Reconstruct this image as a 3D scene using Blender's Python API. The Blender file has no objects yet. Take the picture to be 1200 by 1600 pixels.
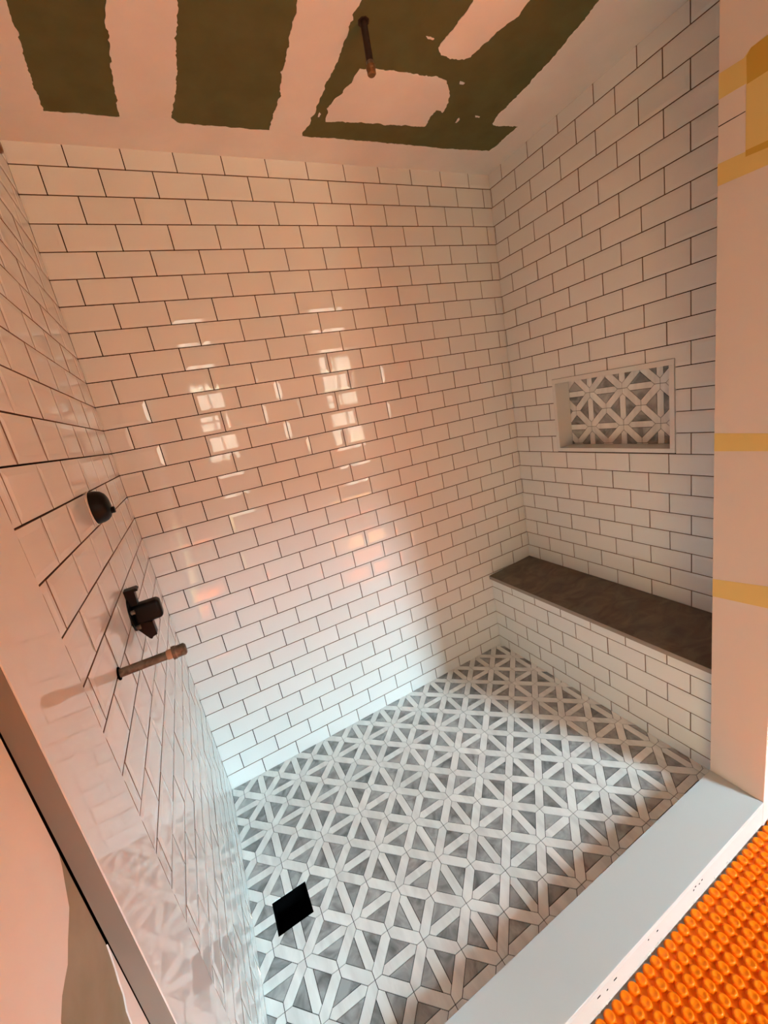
import bpy, bmesh, math, random
from mathutils import Matrix, Vector, noise, geometry

random.seed(7)
scene = bpy.context.scene
COL = scene.collection

# ---------------------------------------------------------------- camera
def rz(a):
    return Matrix.Rotation(a, 4, 'Z')
CAM_POS = Vector((-1.6058, -1.69234, 1.46269))
CAM_ROT = rz(-0.42889) @ Matrix.Rotation(1.32002, 4, 'X') @ rz(-0.19268)
FPX, PPX, PPY = 639.63, 606.668, 798.985          # focal length, principal point in a 1200 x 1600 frame
cam_data = bpy.data.cameras.new('camera')
cam = bpy.data.objects.new('camera', cam_data)
COL.objects.link(cam)
cam.matrix_world = Matrix.Translation(CAM_POS) @ CAM_ROT
cam_data.sensor_fit = 'HORIZONTAL'
cam_data.sensor_width = 36.0
cam_data.lens = 36.0 * FPX / 1200.0
cam_data.shift_x = -(PPX - 600.0) / 1200.0
cam_data.shift_y = (PPY - 800.0) / 1200.0
cam_data.clip_start = 0.02
cam_data.clip_end = 200
scene.camera = cam

# ---------------------------------------------------------------- light
scene.view_settings.view_transform = 'Standard'
scene.view_settings.look = 'None'
scene.view_settings.exposure = 0.34
scene.view_settings.gamma = 1.0
scene.view_settings.use_curve_mapping = False
cy = scene.cycles
cy.max_bounces = 6
cy.diffuse_bounces = 4
cy.glossy_bounces = 3
cy.transmission_bounces = 4
cy.transparent_max_bounces = 8
cy.caustics_reflective = False
cy.caustics_refractive = False
cy.sample_clamp_indirect = 8.0
cy.use_denoising = True
cy.use_guiding = True

SKY = 8.0
GLOW = 47.0            # bright haze of the sky around the sun
SUN = 82.0
world = bpy.data.worlds.new('sky')
scene.world = world
world.use_nodes = True
wn, wl = world.node_tree.nodes, world.node_tree.links
wn.clear()
w_out = wn.new('ShaderNodeOutputWorld')
w_bg = wn.new('ShaderNodeBackground')
w_bg.inputs['Strength'].default_value = SKY
w_tc = wn.new('ShaderNodeTexCoord')
w_sep = wn.new('ShaderNodeSeparateXYZ')
w_ramp = wn.new('ShaderNodeValToRGB')
w_ramp.color_ramp.elements[0].position = 0.0
w_ramp.color_ramp.elements[0].color = (1.0, 0.94, 0.74, 1)
w_ramp.color_ramp.elements[1].position = 1.0
w_ramp.color_ramp.elements[1].color = (0.80, 0.88, 0.95, 1)
wl.new(w_tc.outputs['Generated'], w_sep.inputs[0])
wl.new(w_sep.outputs['Z'], w_ramp.inputs[0])
wl.new(w_ramp.outputs[0], w_bg.inputs['Color'])
wl.new(w_bg.outputs[0], w_out.inputs[0])

def sun_lamp(name, energy, angle, color, direction):
    d = bpy.data.lights.new(name, 'SUN')
    d.energy = energy
    d.angle = math.radians(angle)
    d.color = color
    o = bpy.data.objects.new(name, d)
    COL.objects.link(o)
    o.rotation_euler = Vector(direction).normalized().to_track_quat('-Z', 'Y').to_euler()
    o.location = (3, -8, 7)
sun_lamp('sky_glow', GLOW, 40, (0.64, 0.98, 1.14), (-0.56, 1.0, -0.715))
sun_lamp('sun', SUN, 2.0, (1.0, 0.88, 0.32), (-0.43, 1.0, -0.877))

# windows of the bathroom: (x0, x1, z0, z1) in the wall at y = YF
YF = -4.0
WINDOWS = [(0.36, 0.92, 0.95, 2.25), (-1.32, -0.92, 1.15, 2.15)]
for (x0, x1, z0, z1) in WINDOWS:                    # sky portals in the openings
    pd = bpy.data.lights.new('window_portal', 'AREA')
    pd.shape = 'RECTANGLE'
    pd.size, pd.size_y = x1 - x0, z1 - z0
    pd.cycles.is_portal = True
    po = bpy.data.objects.new('window_portal', pd)
    COL.objects.link(po)
    po.location = ((x0 + x1) / 2, YF - 0.01, (z0 + z1) / 2)
    po.rotation_euler = (math.radians(90), 0, 0)
    po.rotation_euler = Vector((0, 1, 0)).to_track_quat('-Z', 'Z').to_euler()

# ---------------------------------------------------------------- materials
MATS = {}
def mat(name, col, rough=0.5, spec=0.5, metal=0.0, coat=0.0):
    m = bpy.data.materials.new(name)
    m.use_nodes = True
    b = m.node_tree.nodes['Principled BSDF']
    b.inputs['Base Color'].default_value = (*col, 1)
    b.inputs['Roughness'].default_value = rough
    b.inputs['Specular IOR Level'].default_value = spec
    b.inputs['Metallic'].default_value = metal
    b.inputs['Coat Weight'].default_value = coat
    MATS[name] = m
    return m

def nodes_of(m):
    return m.node_tree.nodes, m.node_tree.links, m.node_tree.nodes['Principled BSDF']

def add_noise_color(m, c1, c2, scale=5.0, lo=0.35, hi=0.65, detail=4.0, distort=0.0, per_object=False, stretch=None):
    n, l, b = nodes_of(m)
    tc = n.new('ShaderNodeTexCoord')
    src = tc.outputs['Object']
    if per_object:
        oi = n.new('ShaderNodeObjectInfo')
        mul = n.new('ShaderNodeMath'); mul.operation = 'MULTIPLY'; mul.inputs[1].default_value = 37.0
        add = n.new('ShaderNodeVectorMath'); add.operation = 'ADD'
        l.new(oi.outputs['Random'], mul.inputs[0])
        l.new(src, add.inputs[0]); l.new(mul.outputs[0], add.inputs[1])
        src = add.outputs[0]
    if stretch:
        mp = n.new('ShaderNodeMapping'); mp.inputs['Scale'].default_value = stretch
        l.new(src, mp.inputs[0]); src = mp.outputs[0]
    t = n.new('ShaderNodeTexNoise')
    t.inputs['Scale'].default_value = scale
    t.inputs['Detail'].default_value = detail
    t.inputs['Distortion'].default_value = distort
    r = n.new('ShaderNodeValToRGB')
    r.color_ramp.elements[0].position = lo; r.color_ramp.elements[0].color = (*c1, 1)
    r.color_ramp.elements[1].position = hi; r.color_ramp.elements[1].color = (*c2, 1)
    l.new(src, t.inputs['Vector']); l.new(t.outputs['Fac'], r.inputs[0])
    l.new(r.outputs[0], b.inputs['Base Color'])
    return r, src

def add_bump(m, scale, strength, dist=0.001, detail=2.0):
    n, l, b = nodes_of(m)
    tc = n.new('ShaderNodeTexCoord')
    t = n.new('ShaderNodeTexNoise')
    t.inputs['Scale'].default_value = scale
    t.inputs['Detail'].default_value = detail
    bp = n.new('ShaderNodeBump')
    bp.inputs['Strength'].default_value = strength
    bp.inputs['Distance'].default_value = dist
    l.new(tc.outputs['Object'], t.inputs['Vector'])
    l.new(t.outputs['Fac'], bp.inputs['Height'])
    l.new(bp.outputs[0], b.inputs['Normal'])

def object_random_value(m, amount):
    """brightness of each piece differs a little from its neighbours"""
    n, l, b = nodes_of(m)
    link = [k for k in l if k.to_socket == b.inputs['Base Color']]
    hsv = n.new('ShaderNodeHueSaturation')
    oi = n.new('ShaderNodeObjectInfo')
    mr = n.new('ShaderNodeMapRange')
    mr.inputs['To Min'].default_value = 1 - amount
    mr.inputs['To Max'].default_value = 1 + amount
    l.new(oi.outputs['Random'], mr.inputs['Value'])
    l.new(mr.outputs[0], hsv.inputs['Value'])
    if link:
        l.new(link[0].from_socket, hsv.inputs['Color'])
    else:
        hsv.inputs['Color'].default_value = b.inputs['Base Color'].default_value
    l.new(hsv.outputs[0], b.inputs['Base Color'])

m = mat('white_glazed_tile', (0.80, 0.785, 0.755), 0.035, 0.5)
add_bump(m, 14.0, 0.05, 0.0010, 1.0)
object_random_value(m, 0.02)
mat('open_joint', (0.022, 0.010, 0.008), 0.95, 0.1)
mat('tile_side_shade', (0.30, 0.19, 0.14), 0.9, 0.1)             # unglazed tile sides, coloured darker to paint shade into the joints
m = mat('floor_joint', (0.05, 0.038, 0.032), 0.95, 0.1)
m = mat('polished_white_slab', (0.76, 0.745, 0.715), 0.008, 0.75)
m = mat('satin_white_slab', (0.545, 0.54, 0.525), 0.42, 0.35)
m = mat('cut_slab_edge', (0.24, 0.21, 0.175), 0.75, 0.2)
m = mat('white_marble', (0.74, 0.71, 0.67), 0.28, 0.45)
add_noise_color(m, (0.70, 0.675, 0.645), (0.85, 0.83, 0.795), 9.0, 0.3, 0.6, 5.0, 0.4, True, (3.2, 0.8, 1))
object_random_value(m, 0.055)
m = mat('grey_marble', (0.33, 0.33, 0.33), 0.26, 0.45)
add_noise_color(m, (0.13, 0.128, 0.125), (0.42, 0.415, 0.405), 16.0, 0.26, 0.62, 6.0, 1.2, True)
object_random_value(m, 0.2)
m = mat('brown_grey_marble', (0.2, 0.17, 0.14), 0.3, 0.4)
add_noise_color(m, (0.080, 0.052, 0.034), (0.175, 0.128, 0.092), 9.0, 0.3, 0.72, 7.0, 1.6, False, (1, 1.6, 1))
m = mat('brown_grey_marble_lit', (0.31, 0.25, 0.21), 0.6, 0.3)  # same marble made paler, paints in the light on the seat front
m = mat('green_drywall', (0.115, 0.125, 0.066), 0.85, 0.2)
add_noise_color(m, (0.108, 0.112, 0.046), (0.130, 0.134, 0.058), 14.0, 0.3, 0.7, 3.0)
m = mat('joint_compound', (0.84, 0.82, 0.78), 0.8, 0.25)
add_noise_color(m, (0.80, 0.78, 0.74), (0.87, 0.85, 0.81), 6.0, 0.3, 0.7, 4.0)
add_bump(m, 45.0, 0.25, 0.002, 4.0)
m = mat('primed_drywall', (0.82, 0.80, 0.75), 0.8, 0.25)
add_bump(m, 160.0, 0.12, 0.001, 3.0)
m = mat('bare_drywall', (0.64, 0.56, 0.51), 0.85, 0.2)
add_bump(m, 160.0, 0.12, 0.001, 3.0)
m = mat('smeared_drywall', (0.36, 0.33, 0.25), 0.85, 0.2)
add_noise_color(m, (0.27, 0.25, 0.17), (0.42, 0.385, 0.30), 7.0, 0.3, 0.7, 5.0)
m = mat('yellow_tape', (0.64, 0.48, 0.17), 0.6, 0.3)
add_bump(m, 300.0, 0.2, 0.0005, 2.0)
mat('yellow_tape_double', (0.50, 0.31, 0.05), 0.6, 0.3)
m = mat('orange_membrane', (0.92, 0.175, 0.002), 0.34, 0.22)
mat('black_plastic', (0.004, 0.003, 0.003), 0.42, 0.18)
mat('dark_void', (0.002, 0.002, 0.002), 0.95, 0.0)
m = mat('tarnished_brass', (0.13, 0.10, 0.075), 0.48, 0.4, 0.35)
add_noise_color(m, (0.070, 0.052, 0.038), (0.20, 0.165, 0.125), 90.0, 0.3, 0.7, 4.0, 0.8)
mat('bright_copper', (0.55, 0.36, 0.24), 0.4, 0.5, 0.7)
m = mat('dark_iron', (0.035, 0.022, 0.018), 0.55, 0.4, 0.4)
m = mat('rusty_brass_cap', (0.20, 0.11, 0.05), 0.45, 0.5, 0.5)
m = mat('white_cement_board', (0.56, 0.52, 0.49), 0.75, 0.25)
add_bump(m, 120.0, 0.2, 0.001, 3.0)
m = mat('mortar', (0.72, 0.66, 0.60), 0.9, 0.2)
add_bump(m, 90.0, 0.5, 0.002, 3.0)
mat('white_paint', (0.8, 0.8, 0.78), 0.4)
mat('outdoor_ground', (0.45, 0.42, 0.37), 0.95)
m = bpy.data.materials.new('window_glass'); m.use_nodes = True
gn, gl = m.node_tree.nodes, m.node_tree.links
gn.clear()
g_out = gn.new('ShaderNodeOutputMaterial'); g_mix = gn.new('ShaderNodeMixShader')
g_tr = gn.new('ShaderNodeBsdfTransparent'); g_gl = gn.new('ShaderNodeBsdfGlossy')
g_gl.inputs['Roughness'].default_value = 0.02
g_mix.inputs[0].default_value = 0.06
gl.new(g_tr.outputs[0], g_mix.inputs[1]); gl.new(g_gl.outputs[0], g_mix.inputs[2]); gl.new(g_mix.outputs[0], g_out.inputs[0])
MATS['window_glass'] = m

# ---------------------------------------------------------------- helpers
def link(o, parent=None):
    COL.objects.link(o)
    if parent is not None:
        o.parent = parent
    return o

def tag(o, label=None, cat=None, group=None, kind=None):
    if label: o['label'] = label
    if cat: o['category'] = cat
    if group: o['group'] = group
    if kind: o['kind'] = kind
    return o

def mesh_from_bm(name, bm, material, smooth=False):
    bmesh.ops.recalc_face_normals(bm, faces=bm.faces[:])
    me = bpy.data.meshes.new(name)
    bm.to_mesh(me); bm.free()
    mats = material if isinstance(material, (list, tuple)) else [material]
    for k in mats:
        me.materials.append(MATS[k])
    if smooth:
        for p in me.polygons: p.use_smooth = True
    return me

def obj(name, bm, material, parent=None, smooth=False):
    return link(bpy.data.objects.new(name, mesh_from_bm(name, bm, material, smooth)), parent)

def empty(name, loc=(0, 0, 0)):
    o = bpy.data.objects.new(name, None)
    o.empty_display_size = 0.05
    o.location = loc
    return link(o)

def add_box(bm, x0, x1, y0, y1, z0, z1):
    vs = [bm.verts.new((x, y, z)) for x in (x0, x1) for y in (y0, y1) for z in (z0, z1)]
    for f in ((0, 1, 3, 2), (4, 6, 7, 5), (0, 4, 5, 1), (2, 3, 7, 6), (0, 2, 6, 4), (1, 5, 7, 3)):
        bm.faces.new([vs[i] for i in f])

def box_bm(*a, bevel=0.0):
    bm = bmesh.new()
    x0, x1, y0, y1, z0, z1 = a
    bmesh.ops.create_cube(bm, size=1.0, matrix=Matrix.Translation(((x0 + x1) / 2, (y0 + y1) / 2, (z0 + z1) / 2)) @ Matrix.Diagonal((x1 - x0, y1 - y0, z1 - z0, 1)))
    bm.normal_update()
    if bevel:
        bmesh.ops.bevel(bm, geom=bm.edges[:], offset=bevel, segments=2, affect='EDGES', profile=0.5)
    return bm

def add_prism(bm, pts, fn, w0, w1):
    """closed polygon pts (2-D), lifted by fn(a, b, w) between w0 and w1"""
    lo = [bm.verts.new(fn(a, b, w0)) for a, b in pts]
    hi = [bm.verts.new(fn(a, b, w1)) for a, b in pts]
    k = len(pts)
    if k <= 8:
        bm.faces.new(lo[::-1]); bm.faces.new(hi)
    else:
        for t in geometry.tessellate_polygon([[Vector((a, b, 0)) for a, b in pts]]):
            try:
                bm.faces.new([lo[i] for i in t]); bm.faces.new([hi[i] for i in t])
            except ValueError:
                pass
    for i in range(k):
        bm.faces.new((lo[i], lo[(i + 1) % k], hi[(i + 1) % k], hi[i]))

def add_lathe(bm, profile, fn, seg=24):
    """profile: (radius, t) list, open chain; fn(a, b, t) gives the point"""
    rings = []
    for r, t in profile:
        if r < 1e-6:
            rings.append([bm.verts.new(fn(0, 0, t))])
        else:
            rings.append([bm.verts.new(fn(r * math.cos(2 * math.pi * i / seg), r * math.sin(2 * math.pi * i / seg), t)) for i in range(seg)])
    for A, B in zip(rings, rings[1:]):
        for i in range(seg):
            j = (i + 1) % seg
            if len(A) == 1 and len(B) == 1: continue
            if len(A) == 1: bm.faces.new((A[0], B[i], B[j]))
            elif len(B) == 1: bm.faces.new((A[i], A[j], B[0]))
            else: bm.faces.new((A[i], A[j], B[j], B[i]))

def clip_poly(poly, a, b, c):
    """keep the part of a 3-D polygon where a*u + b*v <= c (u, v = first two coordinates)"""
    out = []
    n = len(poly)
    for i in range(n):
        p, q = poly[i], poly[(i + 1) % n]
        dp, dq = a * p[0] + b * p[1] - c, a * q[0] + b * q[1] - c
        if dp <= 1e-9: out.append(p)
        if (dp < -1e-9 and dq > 1e-9) or (dp > 1e-9 and dq < -1e-9):
            t = dp / (dp - dq)
            out.append(tuple(p[k] + t * (q[k] - p[k]) for k in range(len(p))))
    return out

def clip_rect(poly, u0, u1, v0, v1):
    for a, b, c in ((1, 0, u1), (-1, 0, -u0), (0, 1, v1), (0, -1, -v0)):
        poly = clip_poly(poly, a, b, c)
        if len(poly) < 3: return []
    return poly

def area2(poly):
    return 0.5 * abs(sum(poly[i][0] * poly[(i + 1) % len(poly)][1] - poly[(i + 1) % len(poly)][0] * poly[i][1] for i in range(len(poly))))

def rect_minus(r, h):
    """rectangle r minus hole h, as up to four rectangles"""
    u0, u1, v0, v1 = r
    a0, a1, b0, b1 = max(u0, h[0]), min(u1, h[1]), max(v0, h[2]), min(v1, h[3])
    if a0 >= a1 or b0 >= b1: return [r]
    out = []
    if u0 < a0: out.append((u0, a0, v0, v1))
    if a1 < u1: out.append((a1, u1, v0, v1))
    if v0 < b0: out.append((a0, a1, v0, b0))
    if b1 < v1: out.append((a0, a1, b1, v1))
    return out

def skirt(bm, base_w):
    """walls from the open outline of a shell down to base_w"""
    bmesh.ops.remove_doubles(bm, verts=bm.verts[:], dist=1e-5)
    edges = [e for e in bm.edges if len(e.link_faces) == 1]
    low = {}
    for e in edges:
        for v in e.verts:
            if v not in low:
                low[v] = bm.verts.new((v.co.x, v.co.y, base_w))
    for e in edges:
        a, b = e.verts
        try: bm.faces.new((a, b, low[b], low[a]))
        except ValueError: pass

def project(P):
    d = CAM_ROT.to_3x3().transposed() @ (Vector(P) - CAM_POS)
    if d.z > -0.03: return None
    return (PPX + FPX * d.x / -d.z, PPY - FPX * d.y / -d.z)

def seen_area(pts):
    q = [project(p) for p in pts]
    if any(k is None for k in q): return 0.0
    if max(k[0] for k in q) < 0 or min(k[0] for k in q) > 1200 or max(k[1] for k in q) < 0 or min(k[1] for k in q) > 1600: return 0.0
    return area2(q)

# ---------------------------------------------------------------- dimensions
W = 1.81425            # back wall, corner to corner
H = 0.0778             # tile course
C = 0.15447            # tile and joint along a course
ZC = 2.394             # ceiling
XB = -0.291            # tiled front of the bench
YL = -1.0353           # end of the tile on the left wall
YL2 = -1.197           # outer edge of the slab beside it
XJ = -0.338            # end of the return wall
YJ0, YJ1 = -1.0875, -1.2315
ZCURB = 0.085
ZMAT = -0.013
GAP = 0.0031
BEV, RISE, DEPTH = 0.0115, 0.0011, 0.0075

# ---------------------------------------------------------------- tiled walls
TILE_CACHE = {}
def tile_mesh(rects):
    """the part of one full tile (centred at 0, 0) that lies in the given rectangles; edges ground down to a slope on all four sides"""
    key = tuple(tuple(round(k, 4) for k in r) for r in rects)
    if key in TILE_CACHE: return TILE_CACHE[key]
    a, b = (C - GAP) / 2, (H - GAP) / 2
    i, j = a - BEV, b - BEV
    O = [(-a, -b, 0), (a, -b, 0), (a, b, 0), (-a, b, 0)]
    I = [(-i, -j, RISE), (i, -j, RISE), (i, j, RISE), (-i, j, RISE)]
    facets = [I] + [[O[k], O[(k + 1) % 4], I[(k + 1) % 4], I[k]] for k in range(4)]
    bm = bmesh.new()
    for r in rects:
        for f in facets:
            p = clip_rect(f, *r)
            if len(p) >= 3 and area2(p) > 1e-8:
                bm.faces.new([bm.verts.new(q) for q in p])
    if not bm.faces:
        bm.free(); TILE_CACHE[key] = None; return None
    skirt(bm, -DEPTH)
    for f in bm.faces:
        if len(f.verts) == 4 and min(v.co.z for v in f.verts) < -DEPTH + 1e-5: f.material_index = 1
    TILE_CACHE[key] = mesh_from_bm('tile', bm, ['white_glazed_tile', 'tile_side_shade'])
    return TILE_CACHE[key]

def lay_tiles(wall, frame, u_range, v_range, phase_even, phase_odd, rows, holes=(), skip=None, limit=300):
    """tiles of a running bond as children of wall; frame maps (u, v, w) to the room"""
    u0, u1 = u_range; v0, v1 = v_range
    todo = []
    a, b = (C - GAP) / 2, (H - GAP) / 2
    for k in rows:
        ph = phase_even if k % 2 == 0 else phase_odd
        n0 = math.floor((u0 - ph) / C) - 1
        for n in range(n0, n0 + int((u1 - u0) / C) + 4):
            cu, cv = ph + (n + 0.5) * C, (k + 0.5) * H
            r = (max(-a, u0 - cu), min(a, u1 - cu), max(-b, v0 - cv), min(b, v1 - cv))
            if r[1] - r[0] < 0.004 or r[3] - r[2] < 0.004: continue
            rects = [r]
            for h in holes:
                rects = [q for s in rects for q in rect_minus(s, (h[0] - cu, h[1] - cu, h[2] - cv, h[3] - cv))]
            rects = [q for q in rects if q[1] - q[0] > 0.003 and q[3] - q[2] > 0.003]
            if not rects or (skip and skip(cu + r[0], cu + r[1], cv + r[2], cv + r[3])): continue
            me = tile_mesh(rects)
            if me is None: continue
            corners = [frame @ Vector((cu + x, cv + y, 0)) for x, y in ((r[0], r[2]), (r[1], r[2]), (r[1], r[3]), (r[0], r[3]))]
            todo.append((seen_area(corners), me, cu, cv))
    todo.sort(key=lambda t: -t[0])
    rest = todo[limit:]
    inv = wall.matrix_world.inverted()
    def pose(cu, cv):
        return inv @ frame @ Matrix.Translation((cu, cv, random.uniform(-0.0003, 0.0003))) \
            @ Matrix.Rotation(random.gauss(0, 0.0032), 4, 'X') @ Matrix.Rotation(random.gauss(0, 0.0026), 4, 'Y')
    for s, me, cu, cv in todo[:limit]:
        o = bpy.data.objects.new('tile', me)
        COL.objects.link(o); o.parent = wall
        o.matrix_local = pose(cu, cv)
    if rest:
        bm = bmesh.new()
        for s, me, cu, cv in rest:
            t = me.copy(); t.transform(pose(cu, cv)); bm.from_mesh(t); bpy.data.meshes.remove(t)
        me = bpy.data.meshes.new('remaining_tiles'); bm.to_mesh(me); bm.free()
        me.materials.append(MATS['white_glazed_tile']); me.materials.append(MATS['tile_side_shade'])
        o = bpy.data.objects.new('remaining_tiles', me)
        link(o, wall); tag(o, kind='stuff')

def frame_of(u, v, w, origin):
    return Matrix.Translation(origin) @ Matrix((u, v, w)).transposed().to_4x4()

F_BACK = frame_of((1, 0, 0), (0, 0, 1), (0, -1, 0), (0, 0, 0))
F_RIGHT = frame_of((0, -1, 0), (0, 0, 1), (-1, 0, 0), (0, 0, 0))
F_LEFT = frame_of((0, 1, 0), (0, 0, 1), (1, 0, 0), (-W, 0, 0))
F_BENCH = frame_of((0, -1, 0), (0, 0, 1), (-1, 0, 0), (XB, 0, 0))

NY0, NY1, NZ0, NZ1 = 0.269, 0.8035, 1.0935, 1.430      # niche frame, outer, in -y and z
wall_back = tag(obj('wall_back', box_bm(-W - 0.10, 0.10, 0.007, 0.12, -0.15, ZC), 'open_joint'),
                'back shower wall of glossy white subway tiles with thin dark joints', 'wall', kind='structure')
lay_tiles(wall_back, F_BACK, (-W + 0.001, -0.001), (-0.03, ZC - 0.0015), -0.1205, -0.0435, range(-1, 31),
          skip=lambda a, b, c, d: a > XB + 0.004 and d < 0.44)

bm = bmesh.new()
for r in rect_minus((-0.12, 1.30, -0.15, ZC), (NY0 + 0.012, NY1 - 0.012, NZ0 + 0.012, NZ1 - 0.012)):
    add_box(bm, 0.007, 0.12, -r[1], -r[0], r[2], r[3])
wall_right = tag(obj('wall_right', bm, 'open_joint'),
                 'side shower wall of white subway tiles above the stone bench, with a mosaic niche', 'wall', kind='structure')
lay_tiles(wall_right, F_RIGHT, (-0.002, 1.10), (0.47, ZC - 0.0015), 0.0830, 0.1602, range(6, 31),
          holes=[(NY0 - 0.001, NY1 + 0.001, NZ0 - 0.001, NZ1 + 0.001)])

wall_left = tag(obj('wall_left', box_bm(-W - 0.12, -W - 0.007, YL, 0.12, -0.15, ZC), 'open_joint'),
                'side shower wall of white subway tiles that carries the black valves', 'wall', kind='structure')
lay_tiles(wall_left, F_LEFT, (YL + 0.0005, -0.001), (-0.03, ZC - 0.0015), -1.003, -1.003 + C / 2, range(-1, 31))

# polished slab that ends the tile on the left wall
trim = tag(obj('trim_1', box_bm(-W - 0.021, -W + 0.001, YL2, YL, -0.02, ZC - 0.001, bevel=0.0012), 'polished_white_slab'),
           'tall polished white stone jamb at the open end of the valve wall', 'trim', kind='structure')
bm = bmesh.new()
add_box(bm, -W - 0.13, -1.846, YL2 - 0.03, YL + 0.01, -0.1, ZC)
obj('framing_gap', bm, 'open_joint', wall_left)
obj('cut_edge', box_bm(-W - 0.0214, -W - 0.0004, YL2 - 0.0010, YL2 + 0.0005, -0.02, ZC - 0.002), 'cut_slab_edge', trim)

# ---------------------------------------------------------------- ragged sheets of joint compound
def ragged(pts, step=0.018, amp=0.004, closed=True, keep=None, seed=0.0):
    out = []
    n = len(pts)
    for i in range(n if closed else n - 1):
        p, q = Vector(pts[i]), Vector(pts[(i + 1) % n])
        k = max(1, int((q - p).length / step))
        nrm = Vector((-(q - p).y, (q - p).x)).normalized() if (q - p).length > 0 else Vector((0, 0))
        for s in range(k):
            w = p.lerp(q, s / k)
            if not (keep and keep(w)):
                v = Vector((w.x * 38 + seed, w.y * 38, seed))
                w = w + nrm * amp * (noise.noise(v) * 1.3 + noise.noise(v * 3.1) * 0.8 + noise.noise(v * 9.0) * 0.55)
            out.append((w.x, w.y))
    return out

ceiling = tag(obj('ceiling', box_bm(-2.0, 1.45, -4.15, 0.12, ZC, ZC + 0.10), 'green_drywall'),
              'green drywall ceiling with broad pale bands of joint compound', 'ceiling', kind='structure')
def compound(pts, t, step=0.006, amp=0.004, keep=None, seed=0.0):
    bm = bmesh.new()
    add_prism(bm, ragged(pts, step, amp, True, keep, seed), lambda a, b, w: (a, b, ZC - w), 0.0, t)
    return obj('joint_compound', bm, 'joint_compound', ceiling)
edge = lambda w: w.y > -0.02 or w.y < -3.9 or w.x < -1.82 or w.x > -0.02
compound([(-1.83, 0.0), (-W - 0.03, -0.05), (-1.835, -3.99), (-1.66, -3.99), (-1.655, -0.9), (-1.662, -0.455), (-1.664, -0.412), (-1.67, -0.33), (-1.674, -0.245),
          (-1.676, -0.18), (-1.673, -0.10), (-1.673, 0.0)], 0.0012, keep=edge, seed=1.3)
compound([(-1.813, 0.0), (-1.813, -0.13), (-1.673, -0.136), (-1.598, -0.141), (-1.496, -0.142), (-1.43, -0.150), (-1.356, -0.159), (-1.334, -0.141), (-1.222, -0.146),
          (-1.102, -0.146), (-1.061, -0.152), (-0.945, -0.137), (-0.756, -0.143), (-0.485, -0.146), (-0.333, -0.146), (-0.129, -0.159), (-0.06, -0.16), (-0.001, -0.155), (-0.001, 0.0)],
         0.0016, amp=0.0025, keep=edge, seed=4.1)
compound([(-1.496, -0.10), (-1.496, -0.142), (-1.495, -0.246), (-1.49, -0.349), (-1.487, -0.436), (-1.48, -0.498), (-1.48, -3.98), (-1.33, -3.98), (-1.337, -0.532),
          (-1.342, -0.435), (-1.341, -0.297), (-1.352, -0.2), (-1.356, -0.159), (-1.356, -0.10)], 0.0013, keep=edge, seed=7.7)
compound([(-1.061, -0.10), (-1.061, -0.152), (-1.062, -0.206), (-1.058, -0.301), (-1.069, -0.393), (-1.074, -0.474), (-1.08, -0.593), (-1.09, -3.98), (-0.93, -3.98), (-0.934, -0.628),
          (-0.933, -0.551), (-0.927, -0.464), (-0.934, -0.373), (-0.933, -0.241), (-0.945, -0.137), (-0.945, -0.10)], 0.0014, amp=0.0045, keep=edge, seed=9.2)
compound([(-0.884, -0.219), (-0.896, -0.275), (-0.891, -0.309), (-0.873, -0.347), (-0.86, -0.394), (-0.854, -0.44), (-0.801, -0.45), (-0.718, -0.457), (-0.66, -0.454), (-0.605, -0.46),
          (-0.56, -0.451), (-0.52, -0.418), (-0.495, -0.372), (-0.485, -0.328), (-0.515, -0.333), (-0.515, -0.292), (-0.512, -0.253), (-0.624, -0.243), (-0.723, -0.238), (-0.816, -0.229)],
         0.0015, amp=0.004, seed=12.5)
compound([(-0.658, -0.552), (-0.634, -0.536), (-0.598, -0.527), (-0.554, -0.536), (-0.539, -0.548), (-0.512, -0.641), (-0.487, -0.689), (-0.492, -0.733), (-0.49, -1.9), (-0.63, -1.9),
          (-0.64, -0.9), (-0.646, -0.696), (-0.647, -0.63)], 0.0015, seed=15.9)
compound([(-0.001, -0.10), (-0.001, -1.06), (-0.36, -1.06), (-0.284, -0.782), (-0.264, -0.646), (-0.253, -0.522), (-0.253, -0.42), (-0.253, -0.327), (-0.237, -0.302), (-0.175, -0.304), (-0.118, -0.313),
          (-0.12, -0.245), (-0.129, -0.159), (-0.129, -0.10)], 0.0014, keep=edge, seed=18.4)
for bx, by, sx_, sy_ in ((-0.70, -0.575, 0.014, 0.003), (-0.40, -0.30, 0.004, 0.012), (-0.335, -0.33, 0.012, 0.004), (-0.915, -0.245, 0.003, 0.010), (-0.50, -0.455, 0.010, 0.005)):
    compound([(bx - sx_, by - sy_), (bx + sx_, by - sy_ * 0.4), (bx + sx_, by + sy_), (bx - sx_ * 0.5, by + sy_)], 0.0008, 0.004, 0.002, None, bx * 50)

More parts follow.
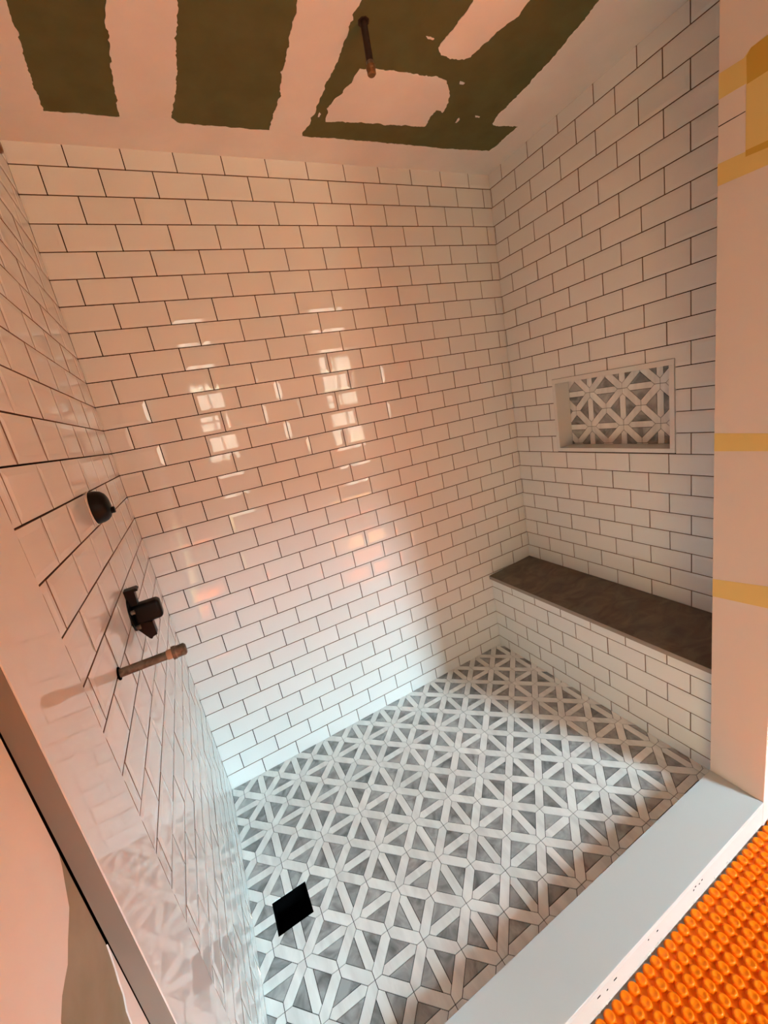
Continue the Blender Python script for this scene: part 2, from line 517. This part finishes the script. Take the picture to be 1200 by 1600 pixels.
# ---------------------------------------------------------------- the bathroom around the shower
bm = bmesh.new()
rects = [(-2.0, 1.40, -0.2, ZC)]
for w in WINDOWS:
    rects = [q for r in rects for q in rect_minus(r, w)]
for r in rects:
    add_box(bm, r[0], r[1], YF - 0.12, YF, r[2], r[3])
tag(obj('wall_front', bm, 'primed_drywall'), 'drywall bathroom wall with two windows facing the shower', 'wall', kind='structure')
tag(obj('wall_far_right', box_bm(1.30, 1.42, YF, 0.12, -0.2, ZC), 'primed_drywall'), 'plain drywall wall beside the bathroom window', 'wall', kind='structure')
outer = tag(obj('wall_far_left', box_bm(-W - 0.025 - 0.006, -1.8375, YF, YL2 - 0.0028, -0.2, ZC), 'smeared_drywall'),
            'drywall beside the stone jamb, smeared with joint compound', 'wall', kind='structure')
def outer_mud(pts, t, seed):
    bm = bmesh.new()
    add_prism(bm, ragged(pts, 0.012, 0.004, True, lambda w: w.x > -1.21 or w.x < -3.9, seed), lambda a, b, w: (-1.8378 + w, a, b), 0.0, t)
    return obj('joint_compound', bm, 'joint_compound', outer)
outer_mud([(-3.99, 0.0), (-1.50, 0.0), (-1.40, 0.6), (-1.335, 0.9), (-1.31, 1.002), (-1.294, 1.007), (-1.27, 1.01), (-1.253, 1.019), (-1.229, 1.03), (-1.216, 1.049), (-1.204, 1.075), (-1.2002, 1.4), (-1.2002, 2.39), (-3.99, 2.39)], 0.0022, 2.2)
outer_mud([(-1.2002, 0.02), (-1.2002, 0.93), (-1.207, 0.90), (-1.216, 0.87), (-1.227, 0.84), (-1.25, 0.70), (-1.26, 0.02)], 0.0018, 5.2)

wall_return = empty('wall_return')
tag(wall_return, 'short pale drywall return beside the curb, patched with yellow tape', 'wall', kind='structure')
obj('drywall_panel', box_bm(XJ, 1.30, YJ1, YJ0, -0.2, ZC - 0.0005, bevel=0.0015), 'bare_drywall', wall_return)
def tape(pts, t, m_='yellow_tape'):
    bm = bmesh.new()
    add_prism(bm, pts, lambda a, b, w: (XJ - w, a, b), -0.0002, t)
    return obj('tape_strip', bm, m_, wall_return)
y0, y1 = YJ0 - 0.001, YJ1 + 0.001
tape([(y0, 1.1774), (y0, 1.2262), (y1, 1.2225), (y1, 1.1793)], 0.0006)
tape([(y0, 0.7390), (y0, 0.7955), (y1, 0.8155), (y1, 0.7502)], 0.0006)
tape([(y0, 1.9735), (y0, 2.0215), (-1.134, 2.0190), (-1.146, 2.029), (y1, 2.035), (y1, 1.967)], 0.0006)
tape([(y0, 1.8048), (y0, 1.8495), (-1.1415, 1.846), (y1, 1.8385), (y1, 1.7975)], 0.0006)
tape([(-1.1415, 1.834), (-1.1385, 2.019), (y1, 2.031), (y1, 1.825)], 0.0009)
tape([(-1.1405, 1.969), (-1.1385, 2.019), (-1.146, 2.028), (y1, 2.033), (y1, 1.969)], 0.0012, 'yellow_tape_double')
tape([(-1.1415, 1.836), (-1.1415, 1.848), (y1, 1.842), (y1, 1.827)], 0.0012, 'yellow_tape_double')
bm = bmesh.new()
add_prism(bm, ragged([(y0, 1.9213), (y0, 1.9235), (-1.1390, 1.9225), (-1.1390, 1.9207)], 0.006, 0.0004), lambda a, b, w: (XJ - w, a, b), -0.0002, 0.0003)
obj('crack', bm, 'dark_iron', wall_return)

bm = bmesh.new()
add_box(bm, -W - 0.05, 1.30, YF, YJ1 + 0.10, -0.20, ZMAT - 0.006)
tag(obj('floor_subfloor', bm, 'mortar'), 'subfloor under the orange membrane', 'floor', kind='structure')

# windows: frame, mullions, panes
for i, (x0, x1, z0, z1) in enumerate(WINDOWS):
    w = tag(empty('window_%d' % (i + 1), ((x0 + x1) / 2, YF - 0.05, z0)), None, None, kind='structure')
    w['label'] = ('tall white window facing the shower opening', 'smaller white window beside the tall one')[i]
    w['category'] = 'window'
    def part(name, m_, *a):
        o = obj(name, box_bm(*a), m_)
        o.parent = w
        o.matrix_parent_inverse = Matrix.Translation(w.location).inverted()
    fw = 0.035
    part('frame', 'white_paint', x0, x0 + fw, YF - 0.08, YF - 0.03, z0, z1)
    part('frame', 'white_paint', x1 - fw, x1, YF - 0.08, YF - 0.03, z0, z1)
    part('frame', 'white_paint', x0 + fw, x1 - fw, YF - 0.08, YF - 0.03, z0, z0 + fw)
    part('frame', 'white_paint', x0 + fw, x1 - fw, YF - 0.08, YF - 0.03, z1 - fw, z1)
    xm, zm = (x0 + x1) / 2, (z0 + z1) / 2
    part('mullion', 'white_paint', xm - 0.012, xm + 0.012, YF - 0.07, YF - 0.04, z0 + fw, z1 - fw)
    part('mullion', 'white_paint', x0 + fw, x1 - fw, YF - 0.0695, YF - 0.0405, zm - 0.012, zm + 0.012)
    for a, b in ((x0 + fw, xm - 0.012), (xm + 0.012, x1 - fw)):
        for c, d in ((z0 + fw, zm - 0.012), (zm + 0.012, z1 - fw)):
            part('pane', 'window_glass', a, b, YF - 0.056, YF - 0.055, c, d)

tag(obj('exterior_ground', box_bm(-14, 14, -30, YF - 0.3, -0.8, -0.7), 'outdoor_ground'), 'bare ground outside the bathroom windows', 'ground', kind='structure')

# ---------------------------------------------------------------- mosaic
def inset_poly(p, d):
    """convex counter-clockwise polygon moved in by d"""
    n = len(p)
    res = [(q[0], q[1], 0) for q in p]
    for i in range(n):
        a, b = p[i], p[(i + 1) % n]
        ex, ey = b[0] - a[0], b[1] - a[1]
        L = math.hypot(ex, ey)
        nx, ny = ey / L, -ex / L                   # outward
        res = clip_poly(res, nx, ny, nx * a[0] + ny * a[1] - d)
        if len(res) < 3: return []
    return [(q[0], q[1]) for q in res]

def mosaic(parent, to_parent, x0, y0, D, bounds, holes, gap, depth, wb, wc):
    """lattice of pointed bars on the diagonals; each square cell holds a pointed cross bar between two triangles.
    (x0, y0): one lattice node, D: node spacing along the axes; cells with even i + j have the cross bar along u"""
    e1, e2 = Vector((D / 2, -D / 2)), Vector((D / 2, D / 2))
    P = D / math.sqrt(2)
    d1, d2 = e1.normalized(), e2.normalized()
    u0, u1, v0, v1 = bounds
    shapes = []
    N = int(max(u1 - u0, v1 - v0) / D * 2) + 6
    org = Vector((x0, y0))
    hb, hc = wb / 2, wc / 2
    for i in range(-N, N):
        for j in range(-N, N):
            n = org + e1 * i + e2 * j
            if not (u0 - D < n.x < u1 + D and v0 - D < n.y < v1 + D): continue
            for d, e in ((d1, d2), (d2, d1)):
                bar = [n, n + d * hb - e * hb, n + d * (P - hb) - e * hb, n + d * P, n + d * (P - hb) + e * hb, n + d * hb + e * hb]
                shapes.append(('lattice_bar', bar, d))
            c = n + (e1 + e2) / 2                  # cell centre
            s = (P - wb) / 2 * math.sqrt(2)        # half diagonal of the cell
            ax = Vector((1, 0)) if (i + j) % 2 == 0 else Vector((0, 1))
            ay = Vector((-ax.y, ax.x))
            shapes.append(('cross_bar', [c - ax * s, c - ax * (s - hc) - ay * hc, c + ax * (s - hc) - ay * hc, c + ax * s, c + ax * (s - hc) + ay * hc, c - ax * (s - hc) + ay * hc], ax))
            for k in (1, -1):
                shapes.append(('triangle', [c - ax * (s - hc) + ay * hc * k, c + ax * (s - hc) + ay * hc * k, c + ay * s * k], ax))
    cache = {}
    count = 0
    for name, pts, d in shapes:
        pts = [(p.x, p.y) for p in pts]
        ar = sum(pts[i][0] * pts[(i + 1) % len(pts)][1] - pts[(i + 1) % len(pts)][0] * pts[i][1] for i in range(len(pts)))
        if ar < 0: pts = pts[::-1]
        pts = inset_poly(pts, gap / 2)
        if not pts: continue
        cx = sum(p[0] for p in pts) / len(pts); cy_ = sum(p[1] for p in pts) / len(pts)
        pieces = []
        rects = [bounds]
        for h in holes: rects = [q for r in rects for q in rect_minus(r, h)]
        whole = not holes or not any(h[0] - 0.06 < cx < h[1] + 0.06 and h[2] - 0.06 < cy_ < h[3] + 0.06 for h in holes)
        for r in ([bounds] if whole else rects):
            q = clip_rect([(p[0], p[1], 0) for p in pts], *r)
            if len(q) >= 3 and area2(q) > 8e-6: pieces.append(q)
        if not pieces: continue
        m_ = 'grey_marble' if name == 'triangle' else 'white_marble'
        key = (name, m_, tuple(tuple((round(p[0] - cx, 4), round(p[1] - cy_, 4)) for p in q) for q in pieces))
        if key not in cache:
            bm = bmesh.new()
            ang = math.atan2(d.y, d.x)
            for q in pieces:
                bm.faces.new([bm.verts.new((p[0] - cx, p[1] - cy_, 0)) for p in q])
            bmesh.ops.remove_doubles(bm, verts=bm.verts[:], dist=1e-5)
            top = bm.faces[:]
            # a slight arris: outline a touch lower than the face
            skirt(bm, -depth)
            cache[key] = mesh_from_bm(name, bm, m_)
        o = bpy.data.objects.new(name, cache[key])
        COL.objects.link(o); o.parent = parent
        o.matrix_local = to_parent @ Matrix.Translation((cx, cy_, random.uniform(-0.0003, 0.0003))) \
            @ Matrix.Rotation(random.gauss(0, 0.004), 4, 'X') @ Matrix.Rotation(random.gauss(0, 0.004), 4, 'Y')
        count += 1
    return count

# shower floor, falling to the drain
FX, FY, FZ, SX, SY = -1.0, -0.5, 0.020, 0.0103, -0.0115
M_FLOOR = Matrix.Translation((FX, FY, FZ)) @ Matrix.Rotation(-SX, 4, 'Y') @ Matrix.Rotation(SY, 4, 'X')
DR = (-1.749, -1.638, -0.650, -0.5465)               # drain opening x0, x1, y0, y1
bm = bmesh.new()
FB = (-W + 0.0015, XB - 0.0015, YJ0 - 0.02, -0.0015)
for r in rect_minus((FB[0] - 0.0, FB[1], FB[2], FB[3]), DR):
    add_box(bm, r[0] - FX, r[1] - FX, r[2] - FY, r[3] - FY, -0.035, -0.0022)
floor = obj('floor', bm, 'floor_joint')
floor.matrix_world = M_FLOOR
tag(floor, 'shower floor of white and grey marble mosaic sloping to a square drain', 'floor', kind='structure')
n_floor = mosaic(floor, Matrix.Translation((-FX, -FY, 0)), -1.6936, -0.7448, 0.1522, FB, [DR], 0.0019, 0.004, 0.0295, 0.0275)

drain = tag(empty('floor_drain', ((DR[0] + DR[1]) / 2, (DR[2] + DR[3]) / 2, 0.0)), 'square black drain opening in the mosaic shower floor', 'drain')
dx, dy = (DR[1] - DR[0]) / 2 - 0.0004, (DR[3] - DR[2]) / 2 - 0.0004
bm = bmesh.new()
for r in rect_minus((-dx, dx, -dy, dy), (-dx + 0.004, dx - 0.004, -dy + 0.004, dy - 0.004)):
    add_box(bm, r[0], r[1], r[2], r[3], -0.055, 0.0105)
obj('rim', bm, 'dark_void', drain)
obj('well', box_bm(-dx + 0.0045, dx - 0.0045, -dy + 0.0045, dy - 0.0045, -0.06, -0.045), 'dark_void', drain)

# ---------------------------------------------------------------- niche
niche = tag(empty('shower_niche', (0.0, -(NY0 + NY1) / 2, NZ0)), 'recessed wall niche framed in white stone with a geometric marble mosaic back', 'niche')
M_N = Matrix.Translation(niche.location).inverted()
def npart(name, bm, m_):
    o = obj(name, bm, m_, niche); o.matrix_parent_inverse = M_N; return o
IY0, IY1, IZ0, IZ1, ND = 0.2855, 0.7855, 1.1105, 1.410, 0.085
npart('frame_top', box_bm(-0.006, ND, -NY1, -NY0, IZ1, NZ1, bevel=0.0008), 'polished_white_slab')
npart('frame_bottom', box_bm(-0.006, ND, -NY1, -NY0, NZ0, IZ0, bevel=0.0008), 'polished_white_slab')
npart('frame_side', box_bm(-0.0055, ND, -IY0, -NY0, IZ0, IZ1, bevel=0.0008), 'polished_white_slab')
npart('frame_side', box_bm(-0.0055, ND, -NY1, -IY1, IZ0, IZ1, bevel=0.0008), 'polished_white_slab')
nback = npart('mosaic_back', box_bm(ND + 0.0025, ND + 0.012, -IY1 - 0.005, -IY0 + 0.005, IZ0 - 0.005, IZ1 + 0.005), 'floor_joint')
F_N = frame_of((0, -1, 0), (0, 0, 1), (-1, 0, 0), (ND, 0, 0))
n_niche = mosaic(nback, F_N, 0.395, 1.3453, 0.1535, (IY0, IY1, IZ0, IZ1), [], 0.0018, 0.003, 0.0295, 0.0260)

# ---------------------------------------------------------------- bench
bench = tag(empty('shower_bench', (-0.15, -0.54, 0.0)), 'built-in shower bench with a dark stone seat and white tiled front', 'bench')
M_B = Matrix.Translation(bench.location).inverted()
body = obj('body', box_bm(XB + 0.007, 0.006, YJ0 - 0.0, 0.004, -0.05, 0.436), 'open_joint', bench)
body.matrix_parent_inverse = M_B
bpy.context.view_layer.update()
lay_tiles(body, F_BENCH, (-0.002, -YJ0), (-0.02, 0.4375), 0.0762, 0.1545, range(-1, 6))
bm = bmesh.new()
add_prism(bm, [(-0.0035, 0.4765), (-0.306, 0.4590), (-0.306, 0.4400), (-0.0035, 0.4400)], lambda a, b, w: (a, w, b), YJ0 + 0.0, -0.0035)
bmesh.ops.recalc_face_normals(bm, faces=bm.faces[:])
bm.normal_update()
bmesh.ops.bevel(bm, geom=[e for e in bm.edges if all(abs(v.co.x + 0.306) < 1e-4 for v in e.verts)], offset=0.002, segments=2, affect='EDGES', profile=0.5)
seat = obj('seat', bm, 'brown_grey_marble', bench); seat.matrix_parent_inverse = M_B
tag(seat, 'mottled brown grey marble seat')
se = obj('lit_edge', box_bm(-0.3072, -0.3052, YJ0 + 0.001, -0.004, 0.4405, 0.4578), 'brown_grey_marble_lit', seat)  # strip over the seat front, window light put into its colour
tag(se, 'front edge of the seat, light painted in as a paler tone')

# ---------------------------------------------------------------- curb
curb = tag(empty('shower_curb', (-1.07, -1.15, ZMAT)), 'low shower curb capped with a smooth pale grey white stone slab', 'curb')
M_C = Matrix.Translation(curb.location).inverted()
def cpart(name, bm, m_):
    o = obj(name, bm, m_, curb); o.matrix_parent_inverse = M_C; return o
cpart('cap_slab', box_bm(-W + 0.0015, XJ - 0.0008, YJ1, YJ0, ZCURB - 0.018, ZCURB, bevel=0.0012), 'satin_white_slab')
cpart('core', box_bm(-W + 0.0015, XJ - 0.0008, YJ1 + 0.006, YJ0 - 0.006, ZMAT - 0.005, ZCURB - 0.018), 'mortar')
fp = cpart('front_panel', box_bm(-W + 0.0015, XJ - 0.0008, YJ1 + 0.0004, YJ1 + 0.006, ZMAT + 0.008, ZCURB - 0.0181), 'white_cement_board')
for hx, hz, hl in ((-1.1014, 0.0500, 0.011), (-1.0427, 0.0480, 0.011), (-1.0720, 0.0420, 0.005), (-0.6734, 0.0520, 0.006), (-0.6860, 0.0480, 0.005), (-0.7044, 0.0540, 0.006), (-0.7130, 0.0480, 0.005),
                   (-0.8760, 0.0500, 0.006), (-0.9130, 0.0540, 0.004)):
    o = obj('slot', box_bm(hx - hl / 2, hx + hl / 2, YJ1 + 0.0001, YJ1 + 0.002, hz - 0.0022, hz + 0.0022), 'dark_void', fp)
bm = bmesh.new()
x = -1.80
rnd = random.Random(3)
while x < XJ - 0.02:
    s = rnd.uniform(0.003, 0.0075)
    if noise.noise(Vector((x * 9, 0.3, 0))) > -0.18:
        m4 = Matrix.Translation((x, YJ1 + 0.0030 + rnd.random() * 0.001, ZMAT + 0.012 + rnd.random() * 0.006)) @ Matrix.Diagonal((s * rnd.uniform(0.8, 1.8), s * 0.7, s * rnd.uniform(0.7, 1.2), 1))
        r = bmesh.ops.create_icosphere(bm, subdivisions=1, radius=1.0, matrix=m4)
        for v in r['verts']:
            v.co += Vector((rnd.uniform(-1, 1), rnd.uniform(-1, 1), rnd.uniform(-1, 1))) * s * 0.25
    x += rnd.uniform(0.003, 0.008)
cr = cpart('mortar_crumbs', bm, 'white_cement_board'); tag(cr, kind='stuff')

# ---------------------------------------------------------------- orange membrane
mat_o = tag(empty('uncoupling_mat', (-0.60, -2.4, ZMAT)), 'bright orange studded plastic membrane laid on the floor outside the curb', 'floor mat')
M_M = Matrix.Translation(mat_o.location).inverted()
sh = obj('sheet', box_bm(-1.835, 1.295, YF + 0.002, YJ1 - 0.009, ZMAT - 0.0055, ZMAT), 'orange_membrane', mat_o); sh.matrix_parent_inverse = M_M
def stud_bm(bm, cx=0.0, cy_=0.0, seg=16, prof=((0.0140, 0.0002), (0.0131, 0.0018), (0.0124, 0.0060), (0.0112, 0.0085), (0.0092, 0.0093), (0.0068, 0.0086), (0.0040, 0.0072), (0.0, 0.0067))):
    add_lathe(bm, prof, lambda a, b, t: (cx + a, cy_ + b, t), seg)
bm = bmesh.new(); stud_bm(bm)
STUD = mesh_from_bm('stud', bm, 'orange_membrane', True)
cand = []
nx0, ny0, sp = -0.7895, -1.2757, 0.0299
for i in range(-35, 60):
    for j in range(-1, 40):
        x, y = nx0 + sp * i, ny0 - sp * j
        if not (-1.82 < x < 1.28 and y < YJ1 - 0.0135): continue
        q = project((x, y, ZMAT + 0.004))
        vis = q is not None and -25 < q[0] < 1225 and -25 < q[1] < 1625
        cand.append((vis, (Vector((x, y, ZMAT)) - CAM_POS).length, x, y))
cand.sort(key=lambda t: (not t[0], t[1]))
n_vis = min(300, sum(1 for c in cand if c[0]))
for vis, d, x, y in cand[:n_vis]:
    o = bpy.data.objects.new('stud', STUD)
    COL.objects.link(o); o.parent = mat_o
    o.location = (x - mat_o.location.x, y - mat_o.location.y, 0)
bm = bmesh.new()
for vis, d, x, y in cand[n_vis:]:
    stud_bm(bm, x - mat_o.location.x, y - mat_o.location.y, 8, ((0.0140, 0.0002), (0.0124, 0.0060), (0.0095, 0.0093), (0.0, 0.0067)))
o = obj('outlying_studs', bm, 'orange_membrane', mat_o, True); tag(o, kind='stuff')

# ---------------------------------------------------------------- rough plumbing on the valve wall
def on_left(y, z):
    """(a, b, t) -> t out of the left wall, a along y, b up"""
    return lambda a, b, t: (t, a, b)

# diverter in its plaster guard
XW = -W + 0.0012
div = tag(empty('diverter_valve', (XW, -0.576, 1.3635)), 'domed black valve guard, upper of the two black fittings on the tiled wall', 'valve')
fn = on_left(0, 0)
bm = bmesh.new()
add_lathe(bm, [(0.037, -0.006), (0.0375, 0.004), (0.0365, 0.013), (0.033, 0.022), (0.027, 0.0285), (0.019, 0.032), (0.010, 0.0335), (0.0, 0.034)], fn, 32)
obj('guard_dome', bm, 'black_plastic', div, True)
bm = bmesh.new()
add_lathe(bm, [(0.0075, 0.030), (0.0075, 0.0385), (0.006, 0.040), (0.0, 0.040)], lambda a, b, t: (t, a - 0.004, b - 0.013), 16)
obj('spindle', bm, 'black_plastic', div)
bm = bmesh.new()
add_lathe(bm, [(0.0395, -0.006), (0.0395, 0.0004), (0.037, 0.0008)], fn, 32)
obj('cut_hole_rim', bm, 'mortar', div)

val = tag(empty('mixing_valve', (XW, -0.590, 1.1010)), 'black mixing valve block with fins, below the domed guard', 'valve')
def fin(name, pts, y0_, y1_, m_='black_plastic', bev=0.0):
    bm = bmesh.new()
    add_prism(bm, pts, lambda a, b, w: (a, w, b * 1.16), y0_, y1_)
    if bev:
        bmesh.ops.bevel(bm, geom=bm.edges[:], offset=bev, segments=3, affect='EDGES', profile=0.5)
    return obj(name, bm, m_, val, bool(bev))
bm = bmesh.new()
add_lathe(bm, [(0.0, 0.003), (0.041, 0.003), (0.043, 0.001), (0.043, -0.006)], fn, 32)
obj('mounting_plate', bm, 'black_plastic', val)
bm = box_bm(0.001, 0.063, -0.019, 0.019, -0.028, 0.020)
bmesh.ops.bevel(bm, geom=bm.edges[:], offset=0.010, segments=5, affect='EDGES', profile=0.5)
obj('cartridge_block', bm, 'black_plastic', val, True)
fin('upper_bracket', [(0.0, 0.018), (0.0, 0.052), (0.026, 0.0525), (0.029, 0.049), (0.0285, 0.0465), (0.021, 0.047), (0.0195, 0.018)], -0.013, 0.013)
fin('lower_bracket', [(0.0, -0.016), (0.0, -0.030), (0.019, -0.060), (0.023, -0.062), (0.027, -0.058), (0.036, -0.056), (0.036, -0.026), (0.024, -0.024), (0.022, -0.016)], -0.014, 0.014)
bm = bmesh.new()
add_lathe(bm, [(0.0, 0.003), (0.0055, 0.003), (0.0055, 0.011), (0.0, 0.011)], lambda a, b, t: (t, a - 0.024, b + 0.010), 12)
obj('screw', bm, 'tarnished_brass', val)
bm = bmesh.new()
add_lathe(bm, [(0.0, 0.003), (0.0055, 0.003), (0.0055, 0.011), (0.0, 0.011)], lambda a, b, t: (t, a - 0.022, b - 0.030), 12)
obj('screw', bm, 'tarnished_brass', val)

def stub(name, loc, axis_fn, L, r, rc, label, m_pipe, m_cap, m_neck, cap_len=0.024, flange=None):
    t = tag(empty(name, loc), label, 'pipe')
    bm = bmesh.new()
    add_lathe(bm, [(r, -0.006), (r, L - cap_len)], axis_fn, 20)
    obj('pipe', bm, m_pipe, t, True)
    bm = bmesh.new()
    add_lathe(bm, [(r + 0.0002, L - cap_len - 0.010), (r + 0.0012, L - cap_len - 0.009), (r + 0.0015, L - cap_len + 0.001)], axis_fn, 20)
    obj('solder_neck', bm, m_neck, t, True)
    bm = bmesh.new()
    add_lathe(bm, [(r, L - cap_len), (rc + 0.0012, L - cap_len), (rc + 0.0012, L - cap_len + 0.006), (rc, L - cap_len + 0.008), (rc, L - 0.003), (rc - 0.003, L), (0.0, L)], axis_fn, 20)
    obj('cap', bm, m_cap, t)
    bm = bmesh.new()
    add_lathe(bm, [(r + (flange or 0.004), -0.006), (r + (flange or 0.004), 0.0012), (r - 0.0005, 0.0016)], axis_fn, 8 if flange else 20)
    obj('wall_hole', bm, 'dark_void' if not flange else 'dark_iron', t)
    return t
stub('pipe_stub', (XW, -0.8626, 1.0905), lambda a, b, t: (t, a, b), 0.113, 0.0082, 0.0116,
     'long capped brass pipe stub below the black mixing valve', 'tarnished_brass', 'tarnished_brass', 'bright_copper')
stub('pipe_stub', (XW, -0.577, 2.067), lambda a, b, t: (t, a, b), 0.070, 0.0085, 0.0125,
     'dark capped pipe stub high on the tiled wall near the ceiling', 'dark_iron', 'rusty_brass_cap', 'dark_iron')
stub('ceiling_pipe_stub', (-0.9036, -0.5779, ZC - 0.001), lambda a, b, t: (a, b, -t), 0.112, 0.0088, 0.0112,
     'dark pipe stub with a brass cap hanging from the green ceiling', 'dark_iron', 'rusty_brass_cap', 'tarnished_brass', 0.020, 0.0065)
